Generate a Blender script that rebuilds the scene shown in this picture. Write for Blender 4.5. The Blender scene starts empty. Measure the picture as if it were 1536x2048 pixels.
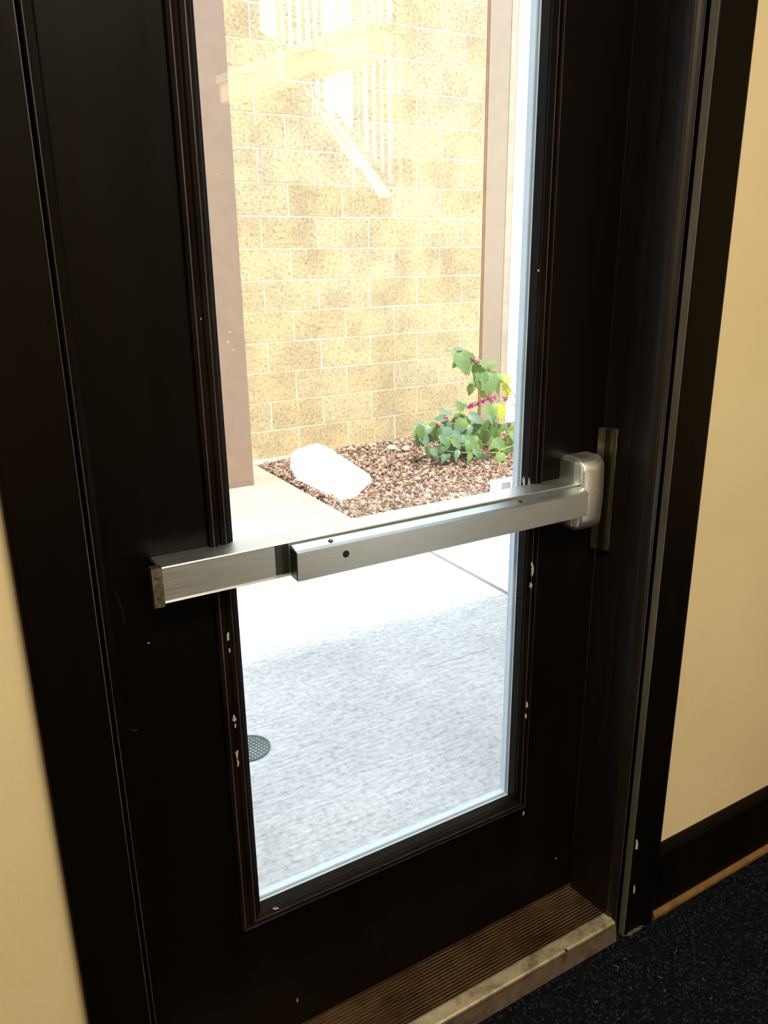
import bpy, bmesh, math, random
from mathutils import Vector, Matrix
random.seed(7)
S = bpy.context.scene
COL = S.collection

# ------------------------------------------------------------------ camera
F, PITCH, YAW, ROLL, CD, CH = 1591.11, 17.9129, 30.4956, -0.6905, 0.8712, 1.3540
a_, b_, c_ = map(math.radians, (PITCH, YAW, ROLL))
FW = Vector((math.sin(b_) * math.cos(a_), math.cos(b_) * math.cos(a_), -math.sin(a_)))
r0 = FW.cross(Vector((0, 0, 1))).normalized(); u0 = r0.cross(FW)
RT = r0 * math.cos(c_) + u0 * math.sin(c_)
UP = -r0 * math.sin(c_) + u0 * math.cos(c_)
CAM = Vector((0, -CD, CH))
cd = bpy.data.cameras.new('camera'); cam = bpy.data.objects.new('camera', cd); COL.objects.link(cam)
M = Matrix((RT, UP, -FW)).transposed().to_4x4(); M.translation = CAM; cam.matrix_world = M
cd.sensor_fit = 'VERTICAL'; cd.sensor_height = 24; cd.lens = F * 24 / 2048
cd.clip_start = 0.02; cd.clip_end = 200
S.camera = cam

# ------------------------------------------------------------------ sky, sun, exposure
w = bpy.data.worlds.new('world'); S.world = w; w.use_nodes = True
bg = w.node_tree.nodes['Background']
bg.inputs[0].default_value = (0.74, 0.85, 1.0, 1); bg.inputs[1].default_value = 2.05
SUN = Vector((-0.08, -0.42, 1)).normalized()
sd = bpy.data.lights.new('sun', 'SUN'); sd.energy = 5.2; sd.angle = math.radians(5.0); sd.color = (1, 0.93, 0.80)
so = bpy.data.objects.new('sun', sd); COL.objects.link(so)
so.rotation_euler = SUN.to_track_quat('Z', 'Y').to_euler(); so.location = (0, -6, 8)
S.view_settings.view_transform = 'Standard'; S.view_settings.look = 'None'
S.view_settings.gamma = 1; S.view_settings.exposure = 0.65; S.view_settings.use_curve_mapping = False
S.cycles.max_bounces = 10; S.cycles.transparent_max_bounces = 16
S.cycles.caustics_reflective = False; S.cycles.caustics_refractive = False
for nm, loc, sz, P_ in (('room_fill', (0.3, -1.5, 2.86), 1.0, 46), ('room_fill_rear', (0.8, -2.7, 2.86), 1.0, 20)):  # unseen area lights added to brighten the interior
    ld = bpy.data.lights.new(nm, 'AREA'); ld.shape = 'RECTANGLE'; ld.size = sz; ld.size_y = 0.5; ld.energy = P_
    ld.color = (1.0, 0.90, 0.72)
    lo = bpy.data.objects.new(nm, ld); COL.objects.link(lo); lo.location = loc


# ------------------------------------------------------------------ helpers
def at(px, py, Y):
    d = FW * F + RT * (px - 768) - UP * (py - 1024)
    t = (Y + CD) / d.y
    return CAM + d * t

def atz(px, py, Z):
    d = FW * F + RT * (px - 768) - UP * (py - 1024)
    t = (Z - CH) / d.z
    return CAM + d * t

MB = bmesh.new
def box(bm, x0, x1, y0, y1, z0, z1, mt=None):
    vs = [bm.verts.new((x, y, z)) for z in (z0, z1) for y in (y0, y1) for x in (x0, x1)]
    for f in ((0, 2, 3, 1), (4, 5, 7, 6), (0, 1, 5, 4), (2, 6, 7, 3), (0, 4, 6, 2), (1, 3, 7, 5)):
        bm.faces.new([vs[i] for i in f])
    return vs

def bev(bm, r, seg=2):
    bmesh.ops.bevel(bm, geom=[e for e in bm.edges if len(e.link_faces) == 2 and e.calc_face_angle(0) > 0.5], offset=r, segments=seg, affect='EDGES', clamp_overlap=True, profile=0.5)

def obj(name, bm, m, parent=None, smooth=False):
    me = bpy.data.meshes.new(name)
    bmesh.ops.recalc_face_normals(bm, faces=bm.faces)
    bm.to_mesh(me); bm.free()
    if smooth:
        for p in me.polygons: p.use_smooth = True
    if m: me.materials.append(m)
    o = bpy.data.objects.new(name, me); COL.objects.link(o)
    if parent: o.parent = parent
    return o

def objraw(name, verts, faces, m, parent=None, smooth=False):
    me = bpy.data.meshes.new(name); me.from_pydata(verts, [], faces)
    if smooth:
        for p in me.polygons: p.use_smooth = True
    if m: me.materials.append(m)
    o = bpy.data.objects.new(name, me); COL.objects.link(o)
    if parent: o.parent = parent
    return o

def empty(name, loc, parent=None):
    o = bpy.data.objects.new(name, None); COL.objects.link(o); o.location = loc
    o.empty_display_size = 0.05
    return o

def tag(o, label=None, cat=None, group=None, kind=None):
    if label: o['label'] = label
    if cat: o['category'] = cat
    if group: o['group'] = group
    if kind: o['kind'] = kind
    return o

def struct(o, label, cat): return tag(o, label, cat, None, 'structure')

def prism(bm, prof, z0, z1, axis='z'):
    """extrude closed 2D profile along an axis"""
    def P(a, b, t):
        return (a, b, t) if axis == 'z' else (t, a, b)
    lo = [bm.verts.new(P(a, b, z0)) for a, b in prof]; hi = [bm.verts.new(P(a, b, z1)) for a, b in prof]
    n = len(prof)
    for i in range(n):
        bm.faces.new((lo[i], lo[(i + 1) % n], hi[(i + 1) % n], hi[i]))
    bm.faces.new(lo[::-1]); bm.faces.new(hi)

def cyl(bm, c, axis, r, h, n=20, r2=None):
    r2 = r if r2 is None else r2
    q = Vector(axis).normalized().to_track_quat('Z', 'Y'); c = Vector(c)
    A = [bm.verts.new(c + q @ Vector((r * math.cos(t), r * math.sin(t), 0))) for t in [2 * math.pi * i / n for i in range(n)]]
    B = [bm.verts.new(c + q @ Vector((r2 * math.cos(t), r2 * math.sin(t), h))) for t in [2 * math.pi * i / n for i in range(n)]]
    for i in range(n): bm.faces.new((A[i], A[(i + 1) % n], B[(i + 1) % n], B[i]))
    bm.faces.new(A[::-1]); bm.faces.new(B)

def tube(bm, pts, rad, n=6):
    rings = []
    pts = [Vector(p) for p in pts]
    for i, p in enumerate(pts):
        d = (pts[min(i + 1, len(pts) - 1)] - pts[max(i - 1, 0)]).normalized()
        q = d.to_track_quat('Z', 'Y'); r = rad[i] if isinstance(rad, (list, tuple)) else rad
        rings.append([bm.verts.new(p + q @ Vector((r * math.cos(2 * math.pi * k / n), r * math.sin(2 * math.pi * k / n), 0))) for k in range(n)])
    for A, B in zip(rings, rings[1:]):
        for k in range(n): bm.faces.new((A[k], A[(k + 1) % n], B[(k + 1) % n], B[k]))
    bm.faces.new(rings[0][::-1]); bm.faces.new(rings[-1])

# ------------------------------------------------------------------ materials
class NT:
    def __init__(s, name, rough=0.5, metal=0.0, base=(0.5, 0.5, 0.5), spec=0.5):
        s.m = bpy.data.materials.new(name); s.m.use_nodes = True; s.t = s.m.node_tree; s.n = s.t.nodes; s.l = s.t.links
        s.b = s.n['Principled BSDF']
        s.b.inputs['Base Color'].default_value = (*base, 1); s.b.inputs['Roughness'].default_value = rough
        s.b.inputs['Metallic'].default_value = metal; s.b.inputs['Specular IOR Level'].default_value = spec
        s.tc = s.n.new('ShaderNodeTexCoord')
    def node(s, t, **k):
        n = s.n.new(t)
        for a, v in k.items():
            if a in n.inputs: n.inputs[a].default_value = v
            else: setattr(n, a, v)
        return n
    def coord(s, scale=(1, 1, 1), rot=(0, 0, 0), src='Object'):
        mp = s.n.new('ShaderNodeMapping'); mp.inputs['Scale'].default_value = scale; mp.inputs['Rotation'].default_value = rot
        s.l.new(s.tc.outputs[src], mp.inputs[0]); return mp.outputs[0]
    def noise(s, scale, detail=4, vec=None, rough=0.55):
        n = s.n.new('ShaderNodeTexNoise'); n.inputs['Scale'].default_value = scale; n.inputs['Detail'].default_value = detail
        n.inputs['Roughness'].default_value = rough
        s.l.new(vec or s.coord(), n.inputs['Vector']); return n.outputs[0]
    def ramp(s, fac, stops):
        r = s.n.new('ShaderNodeValToRGB'); e = r.color_ramp.elements
        while len(e) < len(stops): e.new(0.5)
        for k, (p, c) in enumerate(stops):
            e[k].position = p; e[k].color = (*c, 1) if len(c) == 3 else c
        s.l.new(fac, r.inputs[0]); return r.outputs[0]
    def mix(s, fac, A, B, mode='MIX'):
        n = s.n.new('ShaderNodeMix'); n.data_type = 'RGBA'; n.blend_type = mode
        for k, v in ((0, fac), (6, A), (7, B)):
            if hasattr(v, 'links'): s.l.new(v, n.inputs[k])
            elif isinstance(v, (int, float)): n.inputs[k].default_value = v
            else: n.inputs[k].default_value = (*v, 1)
        return n.outputs[2]
    def col(s, o): s.l.new(o, s.b.inputs['Base Color'])
    def rough(s, o): s.l.new(o, s.b.inputs['Roughness'])
    def bump(s, h, strength=0.3, dist=0.01):
        n = s.n.new('ShaderNodeBump'); n.inputs['Strength'].default_value = strength; n.inputs['Distance'].default_value = dist
        s.l.new(h, n.inputs['Height']); s.l.new(n.outputs[0], s.b.inputs['Normal'])

def m_paint():
    t = NT('dark_brown_paint', 0.32, base=(0.010, 0.006, 0.004), spec=0.09)
    v = t.coord((1, 1, 0.12))
    t.col(t.ramp(t.noise(9, 5, v), [(0.3, (0.0016, 0.0011, 0.0005)), (0.7, (0.0038, 0.0023, 0.0012))]))
    t.rough(t.ramp(t.noise(30, 5, v), [(0.3, (0.26,) * 3), (0.7, (0.42,) * 3)]))
    t.bump(t.noise(120, 4, t.coord((1, 1, 0.1))), 0.12, 0.002)
    return t.m
PAINT = m_paint()
def m_gloss():
    t = NT('glossy_brown_paint', 0.38, base=(0.008, 0.005, 0.003), spec=0.42)
    v = t.coord((1, 1, 0.12))
    t.col(t.ramp(t.noise(9, 5, v), [(0.3, (0.003, 0.002, 0.001)), (0.7, (0.010, 0.006, 0.004))]))
    t.rough(t.ramp(t.noise(30, 5, v), [(0.3, (0.34,) * 3), (0.7, (0.48,) * 3)]))
    t.bump(t.noise(120, 4, t.coord((1, 1, 0.1))), 0.15, 0.002)
    return t.m
GLOSSP = m_gloss()
def m_hilite():
    t = NT('edge_highlight_paint', 0.5, base=(0.1, 0.09, 0.07))  # highlights on the arrises, painted as broken lighter lines
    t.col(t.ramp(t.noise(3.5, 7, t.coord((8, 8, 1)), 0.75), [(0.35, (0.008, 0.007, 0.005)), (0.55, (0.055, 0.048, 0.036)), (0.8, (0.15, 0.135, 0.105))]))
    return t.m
HILITE = m_hilite()
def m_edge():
    t = NT('grey_casing_edge', 0.5, base=(0.1, 0.09, 0.07))
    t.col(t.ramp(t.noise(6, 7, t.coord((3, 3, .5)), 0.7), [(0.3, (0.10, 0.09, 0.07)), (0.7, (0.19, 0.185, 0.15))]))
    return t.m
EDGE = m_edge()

def m_wall():
    t = NT('tan_wall_paint', 0.65, base=(0.66, 0.53, 0.30))
    t.col(t.ramp(t.noise(2.5, 3), [(0.3, (0.63, 0.51, 0.29)), (0.7, (0.69, 0.56, 0.33))]))
    t.bump(t.noise(160, 3), 0.25, 0.002)
    return t.m
WALL = m_wall()

def m_flat(name, c, rough=0.6, metal=0, bump=0, scale=60, var=0.12, spec=0.5):
    t = NT(name, rough, metal, c, spec)
    t.col(t.ramp(t.noise(scale * 0.2, 4), [(0.3, tuple(x * (1 - var) for x in c)), (0.7, tuple(min(1, x * (1 + var)) for x in c))]))
    if bump: t.bump(t.noise(scale, 4), bump, 0.003)
    return t.m

def m_metal(name, c, r0_, r1_, streak=(2, 60, 60), bump=0.05):
    t = NT(name, 0.35, 1.0, c)
    v = t.coord(streak)
    t.col(t.ramp(t.noise(6, 5, v), [(0.3, tuple(x * 0.9 for x in c)), (0.7, tuple(x * 1.08 for x in c))]))
    t.rough(t.ramp(t.noise(6, 5, v), [(0.3, (r0_,) * 3), (0.7, (r1_,) * 3)]))
    t.bump(t.noise(8, 3, v), bump, 0.001)
    return t.m
STEEL = m_metal('brushed_steel', (0.70, 0.735, 0.71), 0.36, 0.44, (3, 90, 90), 0.0)
CASTM = m_metal('cast_nickel', (0.72, 0.71, 0.62), 0.36, 0.46, (40, 40, 40), 0.15)
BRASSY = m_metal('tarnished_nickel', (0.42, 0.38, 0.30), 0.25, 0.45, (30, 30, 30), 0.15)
STRIKE = m_metal('tarnished_strike_metal', (0.11, 0.10, 0.07), 0.28, 0.42, (30, 30, 30), 0.15)
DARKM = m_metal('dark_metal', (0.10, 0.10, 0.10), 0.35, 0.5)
BLACK = m_flat('black_hole', (0.004, 0.004, 0.004), 0.9)
CHIP = m_flat('bare_primer', (0.36, 0.34, 0.25), 0.6, var=.3, scale=400)
LINT = m_flat('pale_lint', (0.16, 0.16, 0.15), 0.9)
WEB = m_flat('dust_strand', (0.025, 0.02, 0.015), 0.9)
STOPW = m_flat('pale_glazing_paint', (0.62, 0.72, 0.80), 0.35, var=0.06)
SPACER = m_flat('grey_spacer', (0.30, 0.36, 0.42), 0.4, var=0.06)
GOLD = m_flat('bare_wood_strip', (0.16, 0.078, 0.018), 0.6, bump=0.3, scale=120, var=0.4)

def m_glass():
    m = bpy.data.materials.new('window_glass'); m.use_nodes = True; t = m.node_tree; n = t.nodes; n.clear()
    out = n.new('ShaderNodeOutputMaterial'); mx = n.new('ShaderNodeMixShader'); tr = n.new('ShaderNodeBsdfTransparent'); gl = n.new('ShaderNodeBsdfGlossy')
    gl.inputs['Roughness'].default_value = 0.0; tr.inputs[0].default_value = (0.985, 0.995, 0.99, 1)
    lw = n.new('ShaderNodeLayerWeight'); lw.inputs[0].default_value = 0.5
    pw = n.new('ShaderNodeMath'); pw.operation = 'POWER'; pw.inputs[1].default_value = 5
    mr = n.new('ShaderNodeMapRange'); mr.inputs[3].default_value = 0.045; mr.inputs[4].default_value = 1.0
    t.links.new(lw.outputs['Facing'], pw.inputs[0]); t.links.new(pw.outputs[0], mr.inputs[0]); t.links.new(mr.outputs[0], mx.inputs[0])
    t.links.new(tr.outputs[0], mx.inputs[1]); t.links.new(gl.outputs[0], mx.inputs[2]); t.links.new(mx.outputs[0], out.inputs[0])
    return m
GLASS = m_glass()

def m_block():
    t = NT('split_sandy_block', 0.9, base=(0.5, 0.4, 0.25), spec=0.2)
    oi = t.n.new('ShaderNodeObjectInfo')
    c = t.ramp(oi.outputs['Random'], [(0.0, (0.52, 0.41, 0.24)), (0.5, (0.58, 0.46, 0.275)), (1.0, (0.57, 0.47, 0.31))])
    gp = t.n.new('ShaderNodeNewGeometry').outputs['Position']
    fine = t.ramp(t.noise(48, 7, gp, 0.75), [(0.36, (0.50, 0.47, 0.42)), (0.43, (0.82, 0.80, 0.77)), (0.52, (0.98, 0.98, 0.98)), (0.68, (1.22, 1.2, 1.14))])
    c = t.mix(1.0, c, fine, 'MULTIPLY')
    pat = t.ramp(t.noise(4.0, 3, gp), [(0.35, (0.80, 0.80, 0.84)), (0.6, (1.04, 1.03, 1.0))])
    t.col(t.mix(1.0, c, pat, 'MULTIPLY'))
    t.bump(t.noise(90, 6), 0.5, 0.006)
    return t.m
BLOCK = m_block()
MORTAR = m_flat('pale_mortar', (0.88, 0.82, 0.62), 0.95, bump=0.5, scale=150, var=0.1, spec=0.1)

def m_conc(name, c0, c1, streak=True):
    t = NT(name, 0.9, base=c0, spec=0.2)
    v = t.coord((7, 60, 1), (0, 0, 0.06))
    c = t.ramp(t.noise(1.6, 7, v, 0.7), [(0.30, c0), (0.62, c1)])
    sp = t.ramp(t.noise(55, 7, rough=0.75), [(0.36, (0.70,) * 3), (0.47, (0.95,) * 3), (0.62, (1.08,) * 3)])
    c = t.mix(1.0, c, sp, 'MULTIPLY')
    pt = t.ramp(t.noise(2.2, 4), [(0.3, (0.85, 0.84, 0.83)), (0.6, (1, 1, 1))])
    t.col(t.mix(1.0, c, pt, 'MULTIPLY'))
    t.bump(t.noise(2.2, 6, v), 0.5, 0.006)
    return t.m
CONC = m_conc('broom_finished_concrete', (0.44, 0.445, 0.46), (0.66, 0.665, 0.68))
CONC2 = m_conc('smooth_concrete', (0.36, 0.31, 0.24), (0.50, 0.44, 0.35))
POST = m_flat('mauve_brown_post_paint', (0.235, 0.160, 0.120), 0.45, bump=0.05, var=0.08)
POST2 = m_flat('pale_rose_post_paint', (0.34, 0.255, 0.185), 0.5, bump=0.05, var=0.05)
CAULK = m_flat('brown_caulk', (0.30, 0.16, 0.08), 0.8)
CREAM = m_flat('cream_stucco', (0.86, 0.80, 0.66), 0.9, bump=0.4, scale=90, var=0.04)
SOIL = m_flat('mulch_soil', (0.10, 0.055, 0.035), 1.0, bump=0.8, scale=60, var=0.4)
WHITE = m_flat('white_plastic', (0.85, 0.85, 0.85), 0.4, var=0.03)
GREYP = m_flat('grey_panel', (0.22, 0.22, 0.24), 0.5)

def m_chips():
    t = NT('wood_chips', 0.85, base=(0.3, 0.17, 0.1), spec=0.2)
    at_ = t.n.new('ShaderNodeAttribute'); at_.attribute_name = 'tone'
    c = t.ramp(at_.outputs['Fac'], [(0.0, (0.11, 0.06, 0.048)), (0.4, (0.27, 0.17, 0.132)), (0.7, (0.45, 0.315, 0.245)), (1.0, (0.70, 0.54, 0.42))])
    t.col(c); t.bump(t.noise(200, 3), 0.4, 0.002)
    return t.m
CHIPS = m_chips()

def m_leaf(name, c, tr=0.35):
    t = NT(name, 0.45, base=c)
    t.col(t.ramp(t.noise(25, 4), [(0.3, tuple(x * 0.75 for x in c)), (0.7, tuple(min(1, x * 1.15) for x in c))]))
    tl = t.n.new('ShaderNodeBsdfTranslucent'); tl.inputs[0].default_value = (min(1, c[0] * 1.5), min(1, c[1] * 1.5), c[2] * 0.8, 1)
    mx = t.n.new('ShaderNodeMixShader'); mx.inputs[0].default_value = tr
    out = t.n['Material Output']
    t.l.new(t.b.outputs[0], mx.inputs[1]); t.l.new(tl.outputs[0], mx.inputs[2]); t.l.new(mx.outputs[0], out.inputs[0])
    return t.m
LEAF = [m_leaf('leaf_blue_green', (0.125, 0.215, 0.135), 0.15), m_leaf('leaf_green', (0.14, 0.235, 0.08), 0.25), m_leaf('leaf_pale_green', (0.25, 0.36, 0.13), 0.4), m_leaf('leaf_yellow_green', (0.50, 0.52, 0.08), 0.5)]  # tones paint the bush shaded blueish at left, sunlit yellowish at right
STEM = m_flat('pale_green_stem', (0.40, 0.38, 0.20), 0.7)
BERRY = m_flat('magenta_berry', (0.34, 0.02, 0.12), 0.3)

def m_carpet():
    t = NT('dark_blue_carpet', 0.95, base=(0.02, 0.024, 0.03), spec=0.1)
    t.col(t.ramp(t.noise(45, 6, rough=0.8), [(0.35, (0.0015, 0.002, 0.002)), (0.62, (0.005, 0.0065, 0.009)), (0.85, (0.014, 0.018, 0.022))]))
    t.bump(t.noise(300, 3), 0.6, 0.003)
    return t.m
CARPET = m_carpet()

def m_thr():
    t = NT('worn_bronze_threshold', 0.45, 0.75, (0.2, 0.12, 0.06))
    c = t.ramp(t.noise(7, 6, rough=0.65), [(0.30, (0.035, 0.018, 0.009)), (0.5, (0.10, 0.048, 0.018)), (0.66, (0.17, 0.10, 0.055)), (0.85, (0.09, 0.085, 0.05))])
    t.col(c); t.rough(t.ramp(t.noise(25, 5), [(0.3, (0.35,) * 3), (0.7, (0.65,) * 3)]))
    return t.m
THR = m_thr()
def m_nose(name, c, metal):
    t = NT(name, 0.45, metal, c)
    t.col(t.ramp(t.noise(30, 6, rough=0.7), [(0.32, tuple(x * 0.45 for x in c)), (0.5, c), (0.75, tuple(min(1, x * 1.3) for x in c))]))
    t.bump(t.noise(90, 4), 0.3, 0.002)
    return t.m
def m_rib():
    t = NT('lit_worn_rib_metal', 0.4, 0.8, (0.4, 0.3, 0.2))
    t.col(t.ramp(t.noise(9, 7, t.coord((1, 3, 1)), 0.7), [(0.30, (0.08, 0.05, 0.03)), (0.5, (0.36, 0.25, 0.13)), (0.75, (0.62, 0.55, 0.40))]))  # brighter ramp paints worn tops and the light they catch
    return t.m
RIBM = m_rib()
NOSE = m_nose('scuffed_aluminium', (0.40, 0.33, 0.21), 0.6)
RISER = m_nose('dirty_concrete_riser', (0.11, 0.078, 0.055), 0.0)

# ------------------------------------------------------------------ interior shell
WI, WE = 0.022, 0.20           # interior and exterior faces of the front wall
X0, X1, Y0, ZC = -2.4, 3.4, -3.5, 2.95
OX0, OX1, OZ = 0.10, 1.10, 2.14   # rough opening
bm = MB()
box(bm, X0, OX0, WI, WE, -0.15, 3.1); box(bm, OX1, X1, WI, WE, -0.15, 3.1); box(bm, OX0, OX1, WI, WE, OZ, 3.1)
struct(obj('wall_front', bm, WALL), 'tan painted interior wall around the dark exit door', 'wall')
bm = MB(); box(bm, X0 - 0.15, X0, Y0, WE, -0.15, 3.1); struct(obj('wall_left', bm, WALL), 'tan painted side wall left of the entry', 'wall')
bm = MB(); box(bm, X1, X1 + 0.15, Y0, WE, -0.15, 3.1); struct(obj('wall_right', bm, WALL), 'tan painted side wall right of the entry', 'wall')
_w = [at(px, 395, 0.29 - Y0) for px in (538, 806)]
WX0, WX1, WZ0, WZ1 = _w[0].x, _w[1].x, _w[1].z, 2.90
bm = MB(); box(bm, X0 - 0.15, WX0, Y0 - 0.15, Y0, -0.15, 3.1); box(bm, WX1, X1 + 0.15, Y0 - 0.15, Y0, -0.15, 3.1)
box(bm, WX0, WX1, Y0 - .15, Y0, -.15, WZ0); box(bm, WX0, WX1, Y0 - .15, Y0, WZ1, 3.1); struct(obj('wall_back', bm, WALL), 'tan painted wall at the back of the room', 'wall')
bm = MB(); box(bm, X0, X1, Y0, 0.0, -0.15, 0.0); box(bm, X0, OX0, 0, WI, -.15, 0); box(bm, OX1, X1, 0, WI, -.15, 0); box(bm, OX0, OX1, 0, WE, -.15, -.0006)
floor = struct(obj('floor', bm, CARPET), 'near-black blue loop carpet in front of the threshold', 'floor')

def refl(px, py, ry):
    """point of the room at depth ry whose mirror image in the glass lies along that line of sight"""
    p = at(px, py, 0.29 - ry); p.y = ry; return p
bm = MB(); box(bm, X0 - .15, X1 + .15, Y0 - .15, 0.33, ZC, 3.1)
CEIL = m_flat('off_white_ceiling', (0.75, 0.72, 0.65), 0.9)
struct(obj('ceiling', bm, CEIL), 'plain off-white ceiling over the entry', 'ceiling')

# carpet loops where the camera sees them
vs, fs, ctone = [], [], []
rnd = random.random
y = -0.004
row = 0
while y > -0.70:
    x = 0.45 + (row % 2) * 0.0029
    while x < 1.9:
        if x + (-y) * 1.2 > 0.60:
            h = 0.0030 + 0.0022 * rnd(); dx = 0.0023; dy = 0.0018; ox = (rnd() - .5) * .0012; oy = (rnd() - .5) * .0010
            k = len(vs)
            vs += [(x - dx + ox, y - dy + oy, 0.0002), (x + dx + ox, y - dy + oy, .0002), (x + dx + ox, y + dy + oy, .0002), (x - dx + ox, y + dy + oy, .0002), (x + ox, y + oy, h)]
            fs += [(k, k + 1, k + 4), (k + 1, k + 2, k + 4), (k + 2, k + 3, k + 4), (k + 3, k, k + 4)]
            ctone += [rnd() ** 2.2] * 4
        x += 0.0058
    y -= 0.0050; row += 1
tt = NT('carpet_loops', 0.9, base=(.02, .02, .03), spec=.1)
ca = tt.n.new('ShaderNodeAttribute'); ca.attribute_name = 'tone'
tt.col(tt.ramp(ca.outputs['Fac'], [(0, (0.0012, 0.002, 0.002)), (0.5, (0.005, 0.0085, 0.011)), (1.0, (0.020, 0.030, 0.034))]))
cp = objraw('carpet_pile', vs, fs, tt.m)
ct = cp.data.attributes.new('tone', 'FLOAT', 'FACE'); ct.data.foreach_set('value', ctone)
tag(cp, 'dark blue looped carpet pile by the threshold', 'carpet', kind='stuff')

# casings, jambs
def arc(cx, cy, r, a0, a1, n=5):
    return [(cx + r * math.cos(math.radians(a0 + (a1 - a0) * i / n)), cy + r * math.sin(math.radians(a0 + (a1 - a0) * i / n))) for i in range(n + 1)]
ZT = 2.10
def casing(x0, x1, s, name, label, z0=0.0):
    """flat casing with a round bead on its inner edge; s=+1: inner edge is x1"""
    w_ = x1 - x0
    pr = [(0, WI), (0, 0.006)] + [(0.006 - 0.006 * math.cos(math.radians(t)), 0.006 - 0.006 * math.sin(math.radians(t))) for t in (0, 30, 60, 90)][1:]
    e = w_ - 0.017
    pr += [(e, 0.0), (e + 0.0006, 0.003), (e + 0.0022, 0.003), (e + 0.003, 0.0)]
    pr += [(e + 0.0100 - 0.0070 * math.cos(math.radians(t)), 0.0 - 0.0035 * math.sin(math.radians(t))) for t in (25, 55, 90, 125, 155)]
    pr += [(w_, 0.003), (w_, WI)]
    P = [(x0 + a if s > 0 else x1 - a, b) for a, b in pr]
    if s < 0: P = P[::-1]
    bm = MB(); prism(bm, P, z0, ZT)
    return struct(obj(name, bm, PAINT), label, 'door casing')
tl = casing(0.058, 0.152, 1, 'trim_1', 'dark brown door casing on the left, hinge side')
def thing_edge(name, x0, x1, y0, y1, z0, z1, m, par, lab=None):
    bm = MB(); box(bm, x0, x1, y0, y1, z0, z1); o = obj(name, bm, m, par)
    o.matrix_parent_inverse = Matrix.Translation(par.location).inverted()
    if lab: o['label'] = lab
    return o
bm = MB(); prism(bm, [(1.165, WI), (1.165, .005), (1.1635, .0015), (1.160, 0), (1.081, 0), (1.0795, .0015), (1.0795, WI)], 0.0, ZT)
tr_ = struct(obj('trim_2', bm, PAINT), 'dark brown door casing on the right, latch side', 'door casing')
thing_edge('casing_edge', 1.0785, 1.0797, 0.0012, 0.0155, 0.0, ZT, EDGE, tr_, 'lighter grey inner edge of the casing')  # inner edge strip in a lighter grey than the casing paint
for xx, rr_ in ((0.1345, .0005), (0.1405, .0004), (0.1508, .0006)):  # painted highlight lines on the casing bead
    thing_edge('edge_highlight', xx - rr_, xx + rr_, -.0042 if xx == .1405 else -.0006, .002, 0.0, ZT, HILITE, tl)
bm = MB(); box(bm, 0.058, 1.165, 0, WI, ZT, ZT + 0.10); bev(bm, 0.004)
struct(obj('trim_3', bm, PAINT), 'dark brown head casing above the door', 'door casing')
# jambs (rounded front edge)
bm = MB(); prism(bm, [(0.100, WE), (0.100, 0.003)] + arc(0.139, 0.013, 0.010, -90, 0) + [(0.149, 0.112), (0.135, 0.112), (0.135, WE)], 0, ZT)
j1 = struct(obj('trim_4', bm, PAINT, None), 'dark brown left door jamb', 'door jamb')
bm = MB(); prism(bm, [(1.10, WE), (1.045, WE), (1.045, 0.116), (1.034, 0.116), (1.040, 0.060)] + arc(1.056, 0.022, 0.016, 175, 262) + [(1.0565, 0.030), (1.10, 0.030)], 0, ZT)
j2 = struct(obj('trim_5', bm, GLOSSP, None), 'glossy dark brown right door jamb with a rounded front edge', 'door jamb')
bm = MB(); box(bm, 0.100, 1.10, 0.003, WE, ZT - 0.03, OZ); struct(obj('trim_6', bm, PAINT), 'dark brown door head jamb', 'door jamb')

# baseboards
thing_edge('edge_highlight', 1.0545, 1.0560, 0.0050, 0.0070, 0.0, ZT, HILITE, j2)  # painted highlight along the jamb corner
def baseboard(xa, xb, name, label):
    bm = MB(); prism(bm, [(WI, 0.018), (0.004, 0.018), (0.004, 0.160), (0.009, 0.170), (0.016, 0.175), (WI, 0.175)], xa, xb, 'x')
    o = struct(obj(name, bm, PAINT), label, 'baseboard')
    bm = MB(); prism(bm, [(WI, 0.0), (0.0, 0.0), (-0.004, 0.004), (-0.004, 0.012), (0.002, 0.020), (WI, 0.020)], xa, xb, 'x')
    s = obj('shoe_strip', bm, GOLD, o); s['label'] = 'golden brown bare wood strip along the foot of the baseboard'
    return o
baseboard(1.165, X1, 'baseboard_right', 'dark brown baseboard right of the door')
baseboard(X0, 0.058, 'baseboard_left', 'dark brown baseboard left of the door')

# threshold
TX0, TX1 = 0.149, 1.05
th = empty('threshold', (0.6, 0.06, 0)); struct(th, 'worn ribbed bronze threshold under the exit door', 'threshold')
def pc(name, bm, m, par, lab=None, smooth=False):
    o = obj(name, bm, m, par, smooth); o.matrix_parent_inverse = Matrix.Translation(par.location).inverted()
    if lab: o['label'] = lab
    return o
bm = MB(); pr = [(0.024, 0.03), (0.024, 0.0600)]
n = 19; y0, y1 = 0.026, 0.150
for i in range(n):
    a = y0 + (y1 - y0) * i / n; d = (y1 - y0) / n
    pr += [(a, 0.0575), (a + d * .55, 0.0575), (a + d * .60, 0.0608), (a + d * .95, 0.0608)]
pr += [(0.20, 0.058), (0.20, 0.03)]
prism(bm, pr, TX0, TX1, 'x'); pc('ribbed_plate', bm, THR, th)
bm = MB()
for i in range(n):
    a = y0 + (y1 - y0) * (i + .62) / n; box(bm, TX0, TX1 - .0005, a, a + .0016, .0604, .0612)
rib = pc('rib_tops', bm, RIBM, th, 'fine metal ribs along the threshold, worn tops with caught light painted in'); rib['kind'] = 'stuff'
bm = MB(); prism(bm, [(0.0255, 0.045), (0.0255, 0.0625), (0.022, 0.0632), (0.002, 0.0585), (-0.001, 0.0560), (-0.001, 0.0505), (0.003, 0.045)], TX0, TX1 - 0.004, 'x')
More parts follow.
